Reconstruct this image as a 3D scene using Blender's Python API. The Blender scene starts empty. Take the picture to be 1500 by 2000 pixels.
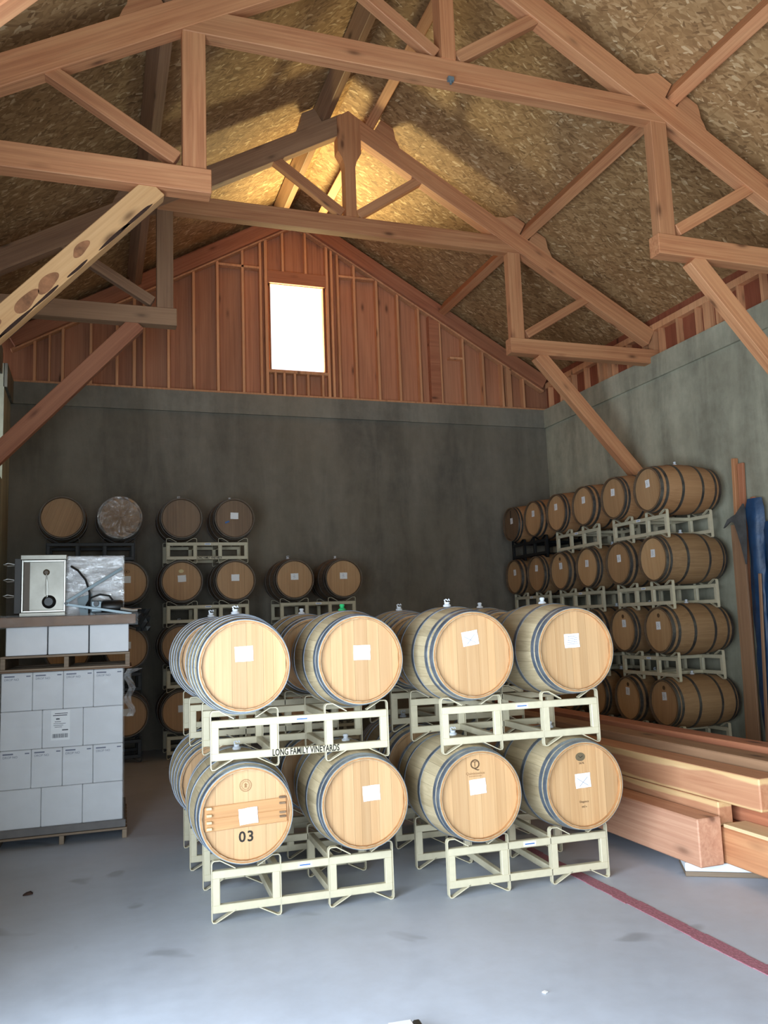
import bpy, math, random
from mathutils import Matrix, Vector
random.seed(7)
S = bpy.context.scene
COL = S.collection
PI = math.pi
V = Vector

# ------------------------------------------------------------------ camera
F_PX, YAW, PITCH, ROLL, CAM_H = 1616.2, .3361, .1303, -.0369, 1.7992
cd = bpy.data.cameras.new('camera'); cam = bpy.data.objects.new('camera', cd); COL.objects.link(cam)
fw = V((math.sin(YAW)*math.cos(PITCH), math.cos(YAW)*math.cos(PITCH), math.sin(PITCH)))
r0 = V((math.cos(YAW), -math.sin(YAW), 0)); u0 = r0.cross(fw)
rt = math.cos(ROLL)*r0 + math.sin(ROLL)*u0; up = -math.sin(ROLL)*r0 + math.cos(ROLL)*u0
cam.matrix_world = Matrix(((rt.x, up.x, -fw.x, 0), (rt.y, up.y, -fw.y, 0), (rt.z, up.z, -fw.z, CAM_H), (0, 0, 0, 1)))
cd.sensor_fit = 'VERTICAL'; cd.sensor_height = 24; cd.sensor_width = 18; cd.lens = F_PX/2000*24
cd.clip_start = .05
S.camera = cam
# ------------------------------------------------------------------ sky, lights, exposure
W = bpy.data.worlds.new('sky'); S.world = W; W.use_nodes = True
bg = W.node_tree.nodes['Background']; bg.inputs[0].default_value = (.80, .90, 1, 1); bg.inputs[1].default_value = 2.2
S.view_settings.view_transform = 'Standard'; S.view_settings.look = 'None'
S.view_settings.gamma = 1; S.view_settings.use_curve_mapping = False
S.view_settings.exposure = -0.27
S.cycles.use_denoising = True
S.cycles.max_bounces = 8; S.cycles.diffuse_bounces = 3; S.cycles.glossy_bounces = 3; S.cycles.transparent_max_bounces = 8
S.cycles.sample_clamp_indirect = 6; S.cycles.caustics_reflective = False; S.cycles.caustics_refractive = False

def area(name, loc, direction, sx, sy, power, color, spread=PI):
    l = bpy.data.lights.new(name, 'AREA'); l.shape = 'RECTANGLE'; l.size = sx; l.size_y = sy
    l.energy = power; l.color = color; l.spread = spread
    o = bpy.data.objects.new(name, l); COL.objects.link(o)
    o.location = loc; o.rotation_euler = V(direction).to_track_quat('-Z', 'Y').to_euler()
    return o
# daylight through the big sliding door in the left wall, the small high opening and the gable window, plus an added front fill
area('daylight_door', (-1.42, .85, 1.6), (1, 0.0, .3), 5.9, 3.0, 1150, (.72, .86, 1))
area('front_fill', (.3, -4.95, 1.6), (0, 1, -.22), 2.6, 3.0, 330, (.74, .87, 1))  # unseen fill, added to lift the white cases and barrel heads
area('daylight_gable', (3.2, 14.9, 5.2), (0, -.60, .80), 2.2, 1.6, 2000, (1, .84, .38))

# ------------------------------------------------------------------ room dimensions
XR, WR, WL, D, ZW = 3.199, 7.878, -1.25, 13.25, 5.574
SL = .5748; ZR = 8.739; ZROOF = 9.02
Y0 = -5.0
TRUSS_Y = (10.112, 6.831, 3.55)

# ------------------------------------------------------------------ node helpers
def mat(name):
    m = bpy.data.materials.new(name); m.use_nodes = True
    nt = m.node_tree; b = nt.nodes['Principled BSDF']
    return m, nt, b
def N(nt, t, **kw):
    n = nt.nodes.new(t)
    for k, v in kw.items():
        if k.startswith('i_'):
            n.inputs[k[2:].replace('_', ' ')].default_value = v
        else: setattr(n, k, v)
    return n
def L(nt, a, b): nt.links.new(a, b)
def ramp(nt, fac, stops, interp='LINEAR'):
    r = nt.nodes.new('ShaderNodeValToRGB'); r.color_ramp.interpolation = interp
    e = r.color_ramp.elements
    while len(e) < len(stops): e.new(.5)
    for s, (p, c) in zip(e, stops): s.position = p; s.color = (*c, 1)
    L(nt, fac, r.inputs[0]); return r.outputs[0]
def mix(nt, fac, a, b, mode='MIX'):
    n = nt.nodes.new('ShaderNodeMix'); n.data_type = 'RGBA'; n.blend_type = mode
    for s, v in ((n.inputs[0], fac), (n.inputs[6], a), (n.inputs[7], b)):
        if hasattr(v, 'is_linked'): L(nt, v, s)
        elif isinstance(v, (int, float)): s.default_value = v
        else: s.default_value = (*v, 1)
    return n.outputs[2]
def math_(nt, op, a, b=0.0):
    n = nt.nodes.new('ShaderNodeMath'); n.operation = op
    for s, v in ((n.inputs[0], a), (n.inputs[1], b)):
        if hasattr(v, 'is_linked'): L(nt, v, s)
        else: s.default_value = v
    return n.outputs[0]
def coords(nt, scale=(1, 1, 1), rot=(0, 0, 0), rand=True, src='Object'):
    tc = nt.nodes.new('ShaderNodeTexCoord'); o = tc.outputs[src]
    if rand:
        oi = nt.nodes.new('ShaderNodeObjectInfo')
        a = nt.nodes.new('ShaderNodeVectorMath'); a.operation = 'MULTIPLY_ADD'
        cb = nt.nodes.new('ShaderNodeCombineXYZ')
        for i in range(3): L(nt, oi.outputs['Random'], cb.inputs[i])
        L(nt, cb.outputs[0], a.inputs[0]); a.inputs[1].default_value = (37, 19, 53); L(nt, o, a.inputs[2]); o = a.outputs[0]
    mp = nt.nodes.new('ShaderNodeMapping'); mp.inputs['Scale'].default_value = scale; mp.inputs['Rotation'].default_value = rot
    L(nt, o, mp.inputs[0]); return mp.outputs[0]
def rnd(nt): return nt.nodes.new('ShaderNodeObjectInfo').outputs['Random']
def noise(nt, vec, scale, detail=3, rough=.5, dist=0):
    n = N(nt, 'ShaderNodeTexNoise'); L(nt, vec, n.inputs['Vector'])
    n.inputs['Scale'].default_value = scale; n.inputs['Detail'].default_value = detail
    n.inputs['Roughness'].default_value = rough; n.inputs['Distortion'].default_value = dist
    return n.outputs[0]
def bump(nt, b, h, strength=.2, dist=.01):
    n = N(nt, 'ShaderNodeBump'); n.inputs['Strength'].default_value = strength; n.inputs['Distance'].default_value = dist
    L(nt, h, n.inputs['Height']); L(nt, n.outputs[0], b.inputs['Normal'])
def C(r, g, b):   # sRGB 0-255 to linear
    f = lambda v: (v/255/12.92) if v/255 <= .04045 else ((v/255+.055)/1.055)**2.4
    return (f(r), f(g), f(b))

def wood(name, base, dark, light, axis=0, rough=.65, tone=.25, knots=True, ring=26, knot_col=None):
    m, nt, b = mat(name)
    sc = [18, 18, 18]; sc[axis] = 1.1
    v = coords(nt, tuple(sc))
    g = noise(nt, v, 1.0, 6, .62, .6)
    c = mix(nt, .55, base, ramp(nt, g, [(.28, dark), (.5, base), (.72, light)]))
    sc2 = [ring]*3; sc2[axis] = .35
    g2 = noise(nt, coords(nt, tuple(sc2)), 1.0, 2, .5, 1.2)
    c = mix(nt, .3, c, ramp(nt, g2, [(.35, dark), (.52, base), (.6, light), (.7, base)]))
    sc3 = [2.2]*3; sc3[axis] = .5
    g3 = noise(nt, coords(nt, tuple(sc3)), 1.0, 2, .5)
    c = mix(nt, math_(nt, 'MULTIPLY', ramp(nt, g3, [(.45, (0, 0, 0)), (.65, (1, 1, 1))]), .35), c, light)
    if knots:
        sk = [4.2]*3; sk[axis] = 1.5
        vo = N(nt, 'ShaderNodeTexVoronoi'); L(nt, coords(nt, tuple(sk)), vo.inputs['Vector']); vo.inputs['Scale'].default_value = 1.0
        kf = ramp(nt, vo.outputs['Distance'], [(.05, (1, 1, 1)), (.13, (.25, .25, .25)), (.2, (0, 0, 0))])
        c = mix(nt, math_(nt, 'MULTIPLY', kf, .8), c, knot_col or tuple(x*.35 for x in dark))
    t = math_(nt, 'ADD', math_(nt, 'MULTIPLY', rnd(nt), tone), 1-tone*.55)
    hsv = N(nt, 'ShaderNodeHueSaturation'); L(nt, c, hsv.inputs['Color']); L(nt, t, hsv.inputs['Value'])
    L(nt, hsv.outputs[0], b.inputs['Base Color']); b.inputs['Roughness'].default_value = rough
    bump(nt, b, g, .25, .004)
    return m
def plain(name, col, rough=.5, metal=0, var=0.0, nscale=8, bumpy=0):
    m, nt, b = mat(name)
    if var:
        g = noise(nt, coords(nt), nscale, 5, .6)
        L(nt, ramp(nt, g, [(.3, tuple(c*(1-var) for c in col)), (.7, tuple(min(1, c*(1+var*.6)) for c in col))]), b.inputs['Base Color'])
        if bumpy: bump(nt, b, g, bumpy, .01)
    else: b.inputs['Base Color'].default_value = (*col, 1)
    b.inputs['Roughness'].default_value = rough; b.inputs['Metallic'].default_value = metal
    return m

M = {}
M['fir'] = wood('fir_timber', C(198, 134, 92), C(150, 90, 58), C(220, 166, 118))
M['fir_red'] = wood('red_fir_timber', C(178, 112, 80), C(136, 78, 54), C(198, 136, 100))
M['sap'] = wood('pale_sapwood', C(214, 162, 108), C(184, 128, 80), C(230, 186, 134), tone=.05)
M['pink'] = wood('pink_timber', C(205, 152, 122), C(178, 122, 96), C(222, 176, 146), tone=.1)
M['twotone'] = wood('two_tone_timber', C(206, 150, 108), C(176, 116, 76), C(240, 208, 146), tone=.1, ring=9)
M['oldwood'] = wood('weathered_timber', C(150, 112, 84), C(112, 80, 58), C(176, 138, 104))
M['stud'] = wood('stud_wood', C(222, 160, 114), C(182, 120, 82), C(234, 178, 132), axis=2)
M['ply'] = wood('plywood_sheathing', C(186, 126, 92), C(146, 92, 66), C(204, 146, 110), axis=2, tone=.26)
M['plank'] = wood('pale_plank', C(226, 196, 150), C(200, 166, 120), C(240, 216, 176))
M['pallet'] = wood('pallet_wood', C(128, 108, 88), C(92, 76, 62), C(158, 138, 114))
M['bark'] = plain('bark', C(60, 38, 28), .95, var=.4, nscale=30)
M['knot'] = plain('knot', C(160, 108, 72), .8, var=.45, nscale=14)

def make_twotone():
    m, nt, b = mat('two_tone_timber')
    tc = nt.nodes.new('ShaderNodeTexCoord'); sp = nt.nodes.new('ShaderNodeSeparateXYZ'); L(nt, tc.outputs['Generated'], sp.inputs[0])
    wob = noise(nt, coords(nt, (.9, 2, 2)), 1.3, 3, .5)
    e = math_(nt, 'ADD', math_(nt, 'ABSOLUTE', math_(nt, 'SUBTRACT', sp.outputs[2], .45)), math_(nt, 'MULTIPLY', math_(nt, 'SUBTRACT', wob, .5), .55))
    g = noise(nt, coords(nt, (1.1, 22, 22)), 1.0, 5, .6, .8)
    heart = ramp(nt, g, [(.3, C(184, 126, 92)), (.7, C(208, 154, 116))]); sap = ramp(nt, g, [(.3, C(218, 176, 124)), (.7, C(230, 194, 142))])
    c = mix(nt, math_(nt, 'MULTIPLY', ramp(nt, e, [(.30, (0, 0, 0)), (.36, (1, 1, 1))]), math_(nt, 'LESS_THAN', sp.outputs[2], .985)), heart, sap)
    L(nt, c, b.inputs['Base Color']); b.inputs['Roughness'].default_value = .65; bump(nt, b, g, .2, .004)
    return m
M['twotone'] = make_twotone()
M['ply_red'] = wood('red_sheathing', C(146, 80, 56), C(116, 60, 42), C(164, 98, 70), axis=2, tone=.2)
def make_osb():
    m, nt, b = mat('osb_board')
    out = None
    layers = [((34, 10, 30), 0, 0), ((40, 11, 36), .35, .42), ((38, 10, 30), -.35, .48), ((30, 10, 26), .12, .6), ((44, 15, 30), .9, .78)]
    for i, (sc, rot, thr) in enumerate(layers):
        v = coords(nt, (1, 1, 1), (0, 0, rot))
        nz = N(nt, 'ShaderNodeTexNoise'); L(nt, v, nz.inputs['Vector']); nz.inputs['Scale'].default_value = 9
        vm = nt.nodes.new('ShaderNodeVectorMath'); vm.operation = 'MULTIPLY_ADD'
        L(nt, nz.outputs['Color'], vm.inputs[0]); vm.inputs[1].default_value = (.025, .025, .0); L(nt, v, vm.inputs[2])
        mp = nt.nodes.new('ShaderNodeMapping'); mp.inputs['Scale'].default_value = sc; mp.inputs['Location'].default_value = (i*3.7, i*1.3, i*.9)
        L(nt, vm.outputs[0], mp.inputs[0])
        vo = N(nt, 'ShaderNodeTexVoronoi'); vo.voronoi_dimensions = '2D'; vo.inputs['Scale'].default_value = 1; L(nt, mp.outputs[0], vo.inputs['Vector'])
        sep = nt.nodes.new('ShaderNodeSeparateColor'); L(nt, vo.outputs['Color'], sep.inputs[0])
        col = ramp(nt, sep.outputs[0], [(0, C(108, 78, 48)), (.2, C(146, 110, 70)), (.5, C(168, 130, 86)), (.78, C(186, 148, 102)), (.93, C(204, 168, 122)), (.98, C(234, 206, 162))])
        if out is None: out = col
        else:
            f = math_(nt, 'GREATER_THAN', sep.outputs[1], thr)
            out = mix(nt, f, out, col)
    big = noise(nt, coords(nt), 1.2, 3)
    out = mix(nt, .35, out, ramp(nt, big, [(.3, C(140, 102, 64)), (.7, C(172, 132, 88))]))
    L(nt, out, b.inputs['Base Color']); b.inputs['Roughness'].default_value = .7
    rb = nt.nodes.new('ShaderNodeRGBToBW'); L(nt, out, rb.inputs[0]); bump(nt, b, rb.outputs[0], .25, .004)
    return m
M['osb'] = make_osb()

def make_concrete(name, base, streak=1.0):
    m, nt, b = mat(name)
    a = noise(nt, coords(nt, (1.3, 1.3, .28), rand=False), 1.6, 6, .62, .4)
    c = ramp(nt, a, [(.34, tuple(x*.55 for x in base)), (.5, base), (.64, tuple(x*1.4 for x in base))])
    f = noise(nt, coords(nt, (1, 1, 1), rand=False), 5, 8, .7)
    c = mix(nt, .4, c, ramp(nt, f, [(.3, tuple(x*.6 for x in base)), (.65, tuple(x*1.2 for x in base))]))
    g = noise(nt, coords(nt, (.35, .35, .35), rand=False), 1.5, 3, .5)
    c = mix(nt, math_(nt, 'MULTIPLY', ramp(nt, g, [(.4, (0, 0, 0)), (.7, (1, 1, 1))]), .4), c, C(122, 112, 92))
    L(nt, c, b.inputs['Base Color']); b.inputs['Roughness'].default_value = .85
    bump(nt, b, f, .3, .012)
    return m
M['concrete'] = make_concrete('concrete_wall', C(180, 178, 156))  # tone raised so the right wall's stronger light sits in the colour
M['concrete_shaded'] = make_concrete('concrete_wall_shaded', C(118, 112, 100))  # same concrete, darkened: the back wall's shade is put into the colour
M['concrete_band'] = make_concrete('concrete_band', C(132, 128, 116))

def make_floor():
    m, nt, b = mat('concrete_floor')
    base = C(190, 196, 208)
    a = noise(nt, coords(nt, (1, 1, 1), rand=False), .9, 5, .6)
    c = ramp(nt, a, [(.3, tuple(x*.82 for x in base)), (.7, tuple(x*1.08 for x in base))])
    f = noise(nt, coords(nt, (1, 1, 1), rand=False), 7, 8, .7)
    c = mix(nt, .3, c, ramp(nt, f, [(.3, tuple(x*.7 for x in base)), (.6, base)]))
    st = noise(nt, coords(nt, (1, 1, 1), rand=False), 2.3, 2, .4, .5)
    c = mix(nt, math_(nt, 'MULTIPLY', ramp(nt, st, [(.66, (0, 0, 0)), (.72, (1, 1, 1))]), .35), c, C(96, 96, 98))
    L(nt, c, b.inputs['Base Color'])
    L(nt, ramp(nt, f, [(.3, (.42, .42, .42)), (.7, (.62, .62, .62))]), b.inputs['Roughness'])
    bump(nt, b, f, .08, .004)
    return m
M['floor'] = make_floor()
M['stripe'] = plain('red_stripe', C(168, 108, 120), .9, var=.35, nscale=60, bumpy=.5)
M['cream'] = plain('cream_steel', C(208, 197, 168), .45, var=.06, nscale=20)
M['blackst'] = plain('black_steel', C(24, 24, 26), .5)
def make_oak(name, base, dark, light, tone, axis=1, rough=.6):
    return wood(name, base, dark, light, axis=axis, rough=rough, tone=tone, knots=False, ring=40)
M['stave_grey'] = make_oak('grey_oak_stave', C(186, 166, 130), C(154, 134, 102), C(204, 186, 152), .22)
M['stave_tan'] = make_oak('tan_oak_stave', C(172, 126, 84), C(142, 98, 64), C(192, 148, 106), .14)
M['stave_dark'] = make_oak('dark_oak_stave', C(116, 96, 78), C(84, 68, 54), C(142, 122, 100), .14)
M['head'] = make_oak('oak_head', C(196, 154, 108), C(178, 134, 90), C(208, 170, 126), .26, axis=2, rough=.5)
M['head_red'] = make_oak('brown_oak_head', C(184, 142, 98), C(158, 116, 78), C(202, 160, 116), .24, axis=2)
M['head_dark'] = make_oak('dark_oak_head', C(120, 94, 70), C(90, 68, 50), C(146, 118, 90), .2, axis=2)
M['board'] = wood('cross_board', C(192, 142, 92), C(160, 108, 66), C(206, 160, 110), axis=0, tone=.06)
def make_hoop(name, a, b_, rough):
    m, nt, b = mat(name)
    g = noise(nt, coords(nt), 9, 5, .6)
    L(nt, ramp(nt, g, [(.35, a), (.65, b_)]), b.inputs['Base Color'])
    b.inputs['Metallic'].default_value = .75; b.inputs['Roughness'].default_value = rough
    return m
M['hoop'] = make_hoop('galvanised_hoop', C(116, 128, 146), C(158, 168, 180), .4)
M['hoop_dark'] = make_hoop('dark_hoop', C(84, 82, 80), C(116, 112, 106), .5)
M['rivet'] = plain('rivet', C(220, 224, 228), .3, .8)
M['paper'] = plain('white_paper', C(246, 246, 246), .7)
M['ink'] = plain('ink', C(60, 62, 72), .8)
M['greyink'] = plain('grey_ink', C(112, 116, 136), .8)
M['burn'] = plain('burnt_mark', C(96, 70, 44), .8)
M['stencil'] = plain('stencil_paint', C(40, 34, 28), .8)
M['blueink'] = plain('blue_ink', C(70, 110, 170), .7)
M['emblem'] = plain('dark_emblem', C(104, 90, 66), .6)
M['bung'] = plain('clear_bung', C(214, 218, 224), .15)
M['bung_green'] = plain('green_bung', C(40, 150, 90), .2)
M['case'] = plain('white_cardboard', C(228, 228, 230), .7, var=.05, nscale=5)
M['card'] = plain('brown_cardboard', C(140, 108, 84), .75, var=.2, nscale=9)
M['stain'] = plain('stainless', C(150, 146, 136), .42, .7, var=.2, nscale=5)
M['alu'] = plain('aluminium', C(206, 204, 196), .35, .7)
M['rubber'] = plain('black_rubber', C(18, 18, 18), .4)
M['greymetal'] = plain('grey_painted_metal', C(120, 134, 140), .4, .3)
M['tarp'] = plain('blue_tarp', C(30, 64, 100), .45, var=.35, nscale=7, bumpy=.8)
M['tarp_dark'] = plain('dark_tarp', C(88, 88, 88), .45, var=.35, nscale=9, bumpy=.6)
M['foam'] = plain('white_foam', C(222, 226, 230), .8, var=.05)
M['brass'] = plain('gold_sticker', C(224, 206, 150), .5)
M['burn_pale'] = plain('pale_burn', C(150, 112, 74), .8)
M['side2'] = plain('grey_board', C(112, 108, 106), .8, var=.15)
M['side'] = plain('dark_side', C(66, 64, 62), .6)
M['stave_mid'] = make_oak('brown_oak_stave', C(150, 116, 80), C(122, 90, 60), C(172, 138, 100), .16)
M['chime_dark'] = plain('dark_chime', C(92, 74, 56), .7, var=.3, nscale=14)
M['chime'] = plain('chime_wood', C(178, 128, 82), .7, var=.25, nscale=14)
M['dial'] = plain('brown_dial', C(92, 76, 58), .5)
def make_film(name, opac, rough=.12, metal=0.0):
    m = bpy.data.materials.new(name); m.use_nodes = True; nt = m.node_tree; nt.nodes.clear()
    o = N(nt, 'ShaderNodeOutputMaterial'); t = N(nt, 'ShaderNodeBsdfTransparent'); p = N(nt, 'ShaderNodeBsdfPrincipled')
    p.inputs['Base Color'].default_value = (.85, .85, .85, 1) if metal else (.5, .5, .5, 1); p.inputs['Roughness'].default_value = rough; p.inputs['Specular IOR Level'].default_value = 1.0; p.inputs['Metallic'].default_value = metal
    mx = N(nt, 'ShaderNodeMixShader'); L(nt, t.outputs[0], mx.inputs[1]); L(nt, p.outputs[0], mx.inputs[2]); mx.inputs[0].default_value = opac
    g = noise(nt, coords(nt, (3, 3, 7)), 2.2, 5, .6, 1.5); bump(nt, p, g, .9, .03)
    L(nt, mx.outputs[0], o.inputs[0]); return m
M['film'] = make_film('stretch_film', .16)
M['film_dense'] = make_film('crumpled_film', .42, .16, .6)
def make_glass():
    m = bpy.data.materials.new('window_glass'); m.use_nodes = True; nt = m.node_tree; nt.nodes.clear()
    o = N(nt, 'ShaderNodeOutputMaterial'); t = N(nt, 'ShaderNodeBsdfTransparent'); p = N(nt, 'ShaderNodeBsdfGlossy'); p.inputs['Roughness'].default_value = .02
    mx = N(nt, 'ShaderNodeMixShader'); L(nt, t.outputs[0], mx.inputs[1]); L(nt, p.outputs[0], mx.inputs[2]); mx.inputs[0].default_value = .04
    L(nt, mx.outputs[0], o.inputs[0]); return m
M['glass'] = make_glass()

# ------------------------------------------------------------------ mesh helpers
class MB:
    def __init__(s): s.v = []; s.f = []; s.smooth = False
    def add(s, vs, fs):
        n = len(s.v); s.v += [tuple(v) for v in vs]; s.f += [tuple(i+n for i in f) for f in fs]; return s
    def box(s, x0, x1, y0, y1, z0, z1, mtx=None):
        vs = [V((x, y, z)) for x in (x0, x1) for y in (y0, y1) for z in (z0, z1)]
        if mtx: vs = [mtx @ v for v in vs]
        return s.add(vs, [(0, 1, 3, 2), (4, 6, 7, 5), (0, 4, 5, 1), (2, 3, 7, 6), (0, 2, 6, 4), (1, 5, 7, 3)])
    def cbox(s, x0, x1, y0, y1, z0, z1, b=.006, mtx=None):
        """box with chamfered edges"""
        vs = []; fs = []
        X = (x0, x1); Y = (y0, y1); Z = (z0, z1)
        idx = {}
        for i in (0, 1):
            for j in (0, 1):
                for k in (0, 1):
                    sx = 1 if i == 0 else -1; sy = 1 if j == 0 else -1; sz = 1 if k == 0 else -1
                    for a, p in (('x', (X[i], Y[j]+sy*b, Z[k]+sz*b)), ('y', (X[i]+sx*b, Y[j], Z[k]+sz*b)), ('z', (X[i]+sx*b, Y[j]+sy*b, Z[k]))):
                        idx[(i, j, k, a)] = len(vs); vs.append(V(p))
        q = lambda *a: fs.append(tuple(idx[t] for t in a))
        for i in (0, 1):
            q((i, 0, 0, 'x'), (i, 0, 1, 'x'), (i, 1, 1, 'x'), (i, 1, 0, 'x'))
            q((0, i, 0, 'y'), (1, i, 0, 'y'), (1, i, 1, 'y'), (0, i, 1, 'y'))
            q((0, 0, i, 'z'), (0, 1, i, 'z'), (1, 1, i, 'z'), (1, 0, i, 'z'))
        for i in (0, 1):
            for j in (0, 1):
                q((i, j, 0, 'x'), (i, j, 1, 'x'), (i, j, 1, 'y'), (i, j, 0, 'y'))
                q((i, 0, j, 'x'), (i, 1, j, 'x'), (i, 1, j, 'z'), (i, 0, j, 'z'))
                q((0, i, j, 'y'), (1, i, j, 'y'), (1, i, j, 'z'), (0, i, j, 'z'))
                for k in (0, 1): q((i, j, k, 'x'), (i, j, k, 'y'), (i, j, k, 'z'))
        if mtx: vs = [mtx @ v for v in vs]
        return s.add(vs, fs)
    def prism(s, pts, y0, y1, mtx=None):
        """polygon in XZ extruded along Y"""
        n = len(pts); vs = [V((x, y0, z)) for x, z in pts]+[V((x, y1, z)) for x, z in pts]
        if mtx: vs = [mtx @ v for v in vs]
        fs = [tuple(range(n)), tuple(range(2*n-1, n-1, -1))]+[(i, i+n, (i+1) % n+n, (i+1) % n) for i in range(n)]
        return s.add(vs, fs)
    def lathe(s, prof, n=32, axis='y', mtx=None, cap=(False, False)):
        vs = []
        for r, h in prof:
            for k in range(n):
                a = 2*PI*k/n; c, d = r*math.cos(a), r*math.sin(a)
                vs.append(V((c, h, d)) if axis == 'y' else V((c, d, h)) if axis == 'z' else V((h, c, d)))
        if mtx: vs = [mtx @ v for v in vs]
        fs = [(i*n+k, i*n+(k+1) % n, (i+1)*n+(k+1) % n, (i+1)*n+k) for i in range(len(prof)-1) for k in range(n)]
        if cap[0]: fs.append(tuple(range(n)))
        if cap[1]: fs.append(tuple(range((len(prof)-1)*n, len(prof)*n)))
        return s.add(vs, fs)
    def tube(s, pts, r, n=8):
        pts = [V(p) for p in pts]; vs = []
        for i, p in enumerate(pts):
            t = (pts[min(i+1, len(pts)-1)]-pts[max(i-1, 0)]).normalized()
            a = t.orthogonal().normalized() if i == 0 else (a-t*a.dot(t)).normalized()
            b = t.cross(a)
            for k in range(n): vs.append(p+r*(math.cos(2*PI*k/n)*a+math.sin(2*PI*k/n)*b))
        fs = [(i*n+k, i*n+(k+1) % n, (i+1)*n+(k+1) % n, (i+1)*n+k) for i in range(len(pts)-1) for k in range(n)]
        fs += [tuple(range(n)), tuple(range((len(pts)-1)*n, len(pts)*n))]
        return s.add(vs, fs)
    def strap(s, pts, y0, y1, th):
        """flat bar bent along a polyline in XZ, width along Y"""
        P = [V((x, 0, z)) for x, z in pts]; vs = []
        for i, p in enumerate(P):
            a = (P[i]-P[i-1]).normalized() if i else None
            c = (P[i+1]-P[i]).normalized() if i < len(P)-1 else None
            t = ((a or c)+(c or a)).normalized(); nn = V((-t.z, 0, t.x))
            k = 1/max(.5, nn.dot(V((-(c or a).z, 0, (c or a).x))))
            o = nn*th/2*k
            vs += [V((p.x+o.x, y0, p.z+o.z)), V((p.x+o.x, y1, p.z+o.z)), V((p.x-o.x, y1, p.z-o.z)), V((p.x-o.x, y0, p.z-o.z))]
        fs = [(i*4+k, i*4+(k+1) % 4, i*4+4+(k+1) % 4, i*4+4+k) for i in range(len(P)-1) for k in range(4)]
        fs += [(0, 1, 2, 3), tuple(len(vs)-4+k for k in range(4))]
        return s.add(vs, fs)
    def sph(s, c, r, n=12, m=8, sc=(1, 1, 1)):
        vs = []
        for i in range(m+1):
            t = PI*i/m
            for k in range(n):
                a = 2*PI*k/n
                vs.append(V((c[0]+r*sc[0]*math.sin(t)*math.cos(a), c[1]+r*sc[1]*math.sin(t)*math.sin(a), c[2]+r*sc[2]*math.cos(t))))
        fs = [(i*n+k, i*n+(k+1) % n, (i+1)*n+(k+1) % n, (i+1)*n+k) for i in range(m) for k in range(n)]
        return s.add(vs, fs)
    def mesh(s, name, smooth=False):
        me = bpy.data.meshes.new(name); me.from_pydata(s.v, [], s.f); me.update()
        import bmesh
        bm = bmesh.new(); bm.from_mesh(me); bmesh.ops.remove_doubles(bm, verts=bm.verts, dist=1e-6)
        bmesh.ops.recalc_face_normals(bm, faces=bm.faces); bm.to_mesh(me); bm.free()
        if smooth:
            for p in me.polygons: p.use_smooth = True
            me.set_sharp_from_angle(angle=.7)
        return me

def obj(name, me, m, parent=None, mtx=None):
    if isinstance(me, MB): me = me.mesh(name)
    o = bpy.data.objects.new(name, me); COL.objects.link(o)
    if parent: o.parent = parent
    if mtx is not None: o.matrix_basis = mtx
    if m is not None:
        if not me.materials: me.materials.append(m)
        elif me.materials[0] != m:
            o.material_slots[0].link = 'OBJECT'; o.material_slots[0].material = m
    return o
def tag(o, label=None, cat=None, group=None, kind=None):
    if label: o['label'] = label
    if cat: o['category'] = cat
    if group: o['group'] = group
    if kind: o['kind'] = kind
    return o
def thing(name, label, cat, loc=(0, 0, 0), rz=0, group=None, kind=None):
    o = bpy.data.objects.new(name, None); COL.objects.link(o); o.empty_display_size = .1
    o.location = loc; o.rotation_euler = (0, 0, rz)
    return tag(o, label, cat, group, kind)
def T(x, y, z): return Matrix.Translation((x, y, z))
def RX(a): return Matrix.Rotation(a, 4, 'X')
def RY(a): return Matrix.Rotation(a, 4, 'Y')
def RZ(a): return Matrix.Rotation(a, 4, 'Z')
_beams = {}
def beam(name, p0, p1, h, w, m, parent=None, upv=(0, 0, 1), b=.006):
    """timber from p0 to p1 (axis line); h along upv, w across; local x along the grain"""
    p0, p1 = V(p0), V(p1); d = p1-p0; ln = d.length; x = d.normalized(); u = V(upv); u = (u-x*u.dot(x)).normalized(); y = u.cross(x)
    key = (round(ln, 4), round(h, 4), round(w, 4), b)
    if key not in _beams: _beams[key] = MB().cbox(-ln/2, ln/2, -w/2, w/2, -h/2, h/2, min(b, h*.2, w*.2)).mesh(name)
    c = (p0+p1)/2
    mt = Matrix(((x.x, y.x, u.x, c.x), (x.y, y.y, u.y, c.y), (x.z, y.z, u.z, c.z), (0, 0, 0, 1)))
    return obj(name, _beams[key], m, parent, mt)
_text = {}
def text(body, size, m, parent, mtx, name='lettering', align='CENTER', depth=.0006, spacing=1.0, bold=0.0):
    key = (body, size, align, spacing)
    if key not in _text:
        cu = bpy.data.curves.new('t', 'FONT'); cu.body = body; cu.size = size; cu.align_x = align; cu.align_y = 'CENTER'; cu.extrude = depth; cu.offset = size*bold
        cu.resolution_u = 3; cu.space_character = spacing
        to = bpy.data.objects.new('t', cu); COL.objects.link(to)
        dg = bpy.context.evaluated_depsgraph_get(); me = bpy.data.meshes.new_from_object(to.evaluated_get(dg))
        bpy.data.objects.remove(to); bpy.data.curves.remove(cu); _text[key] = me; me.name = name; me.materials.clear()
    return obj(name, _text[key], m, parent, mtx)

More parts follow.
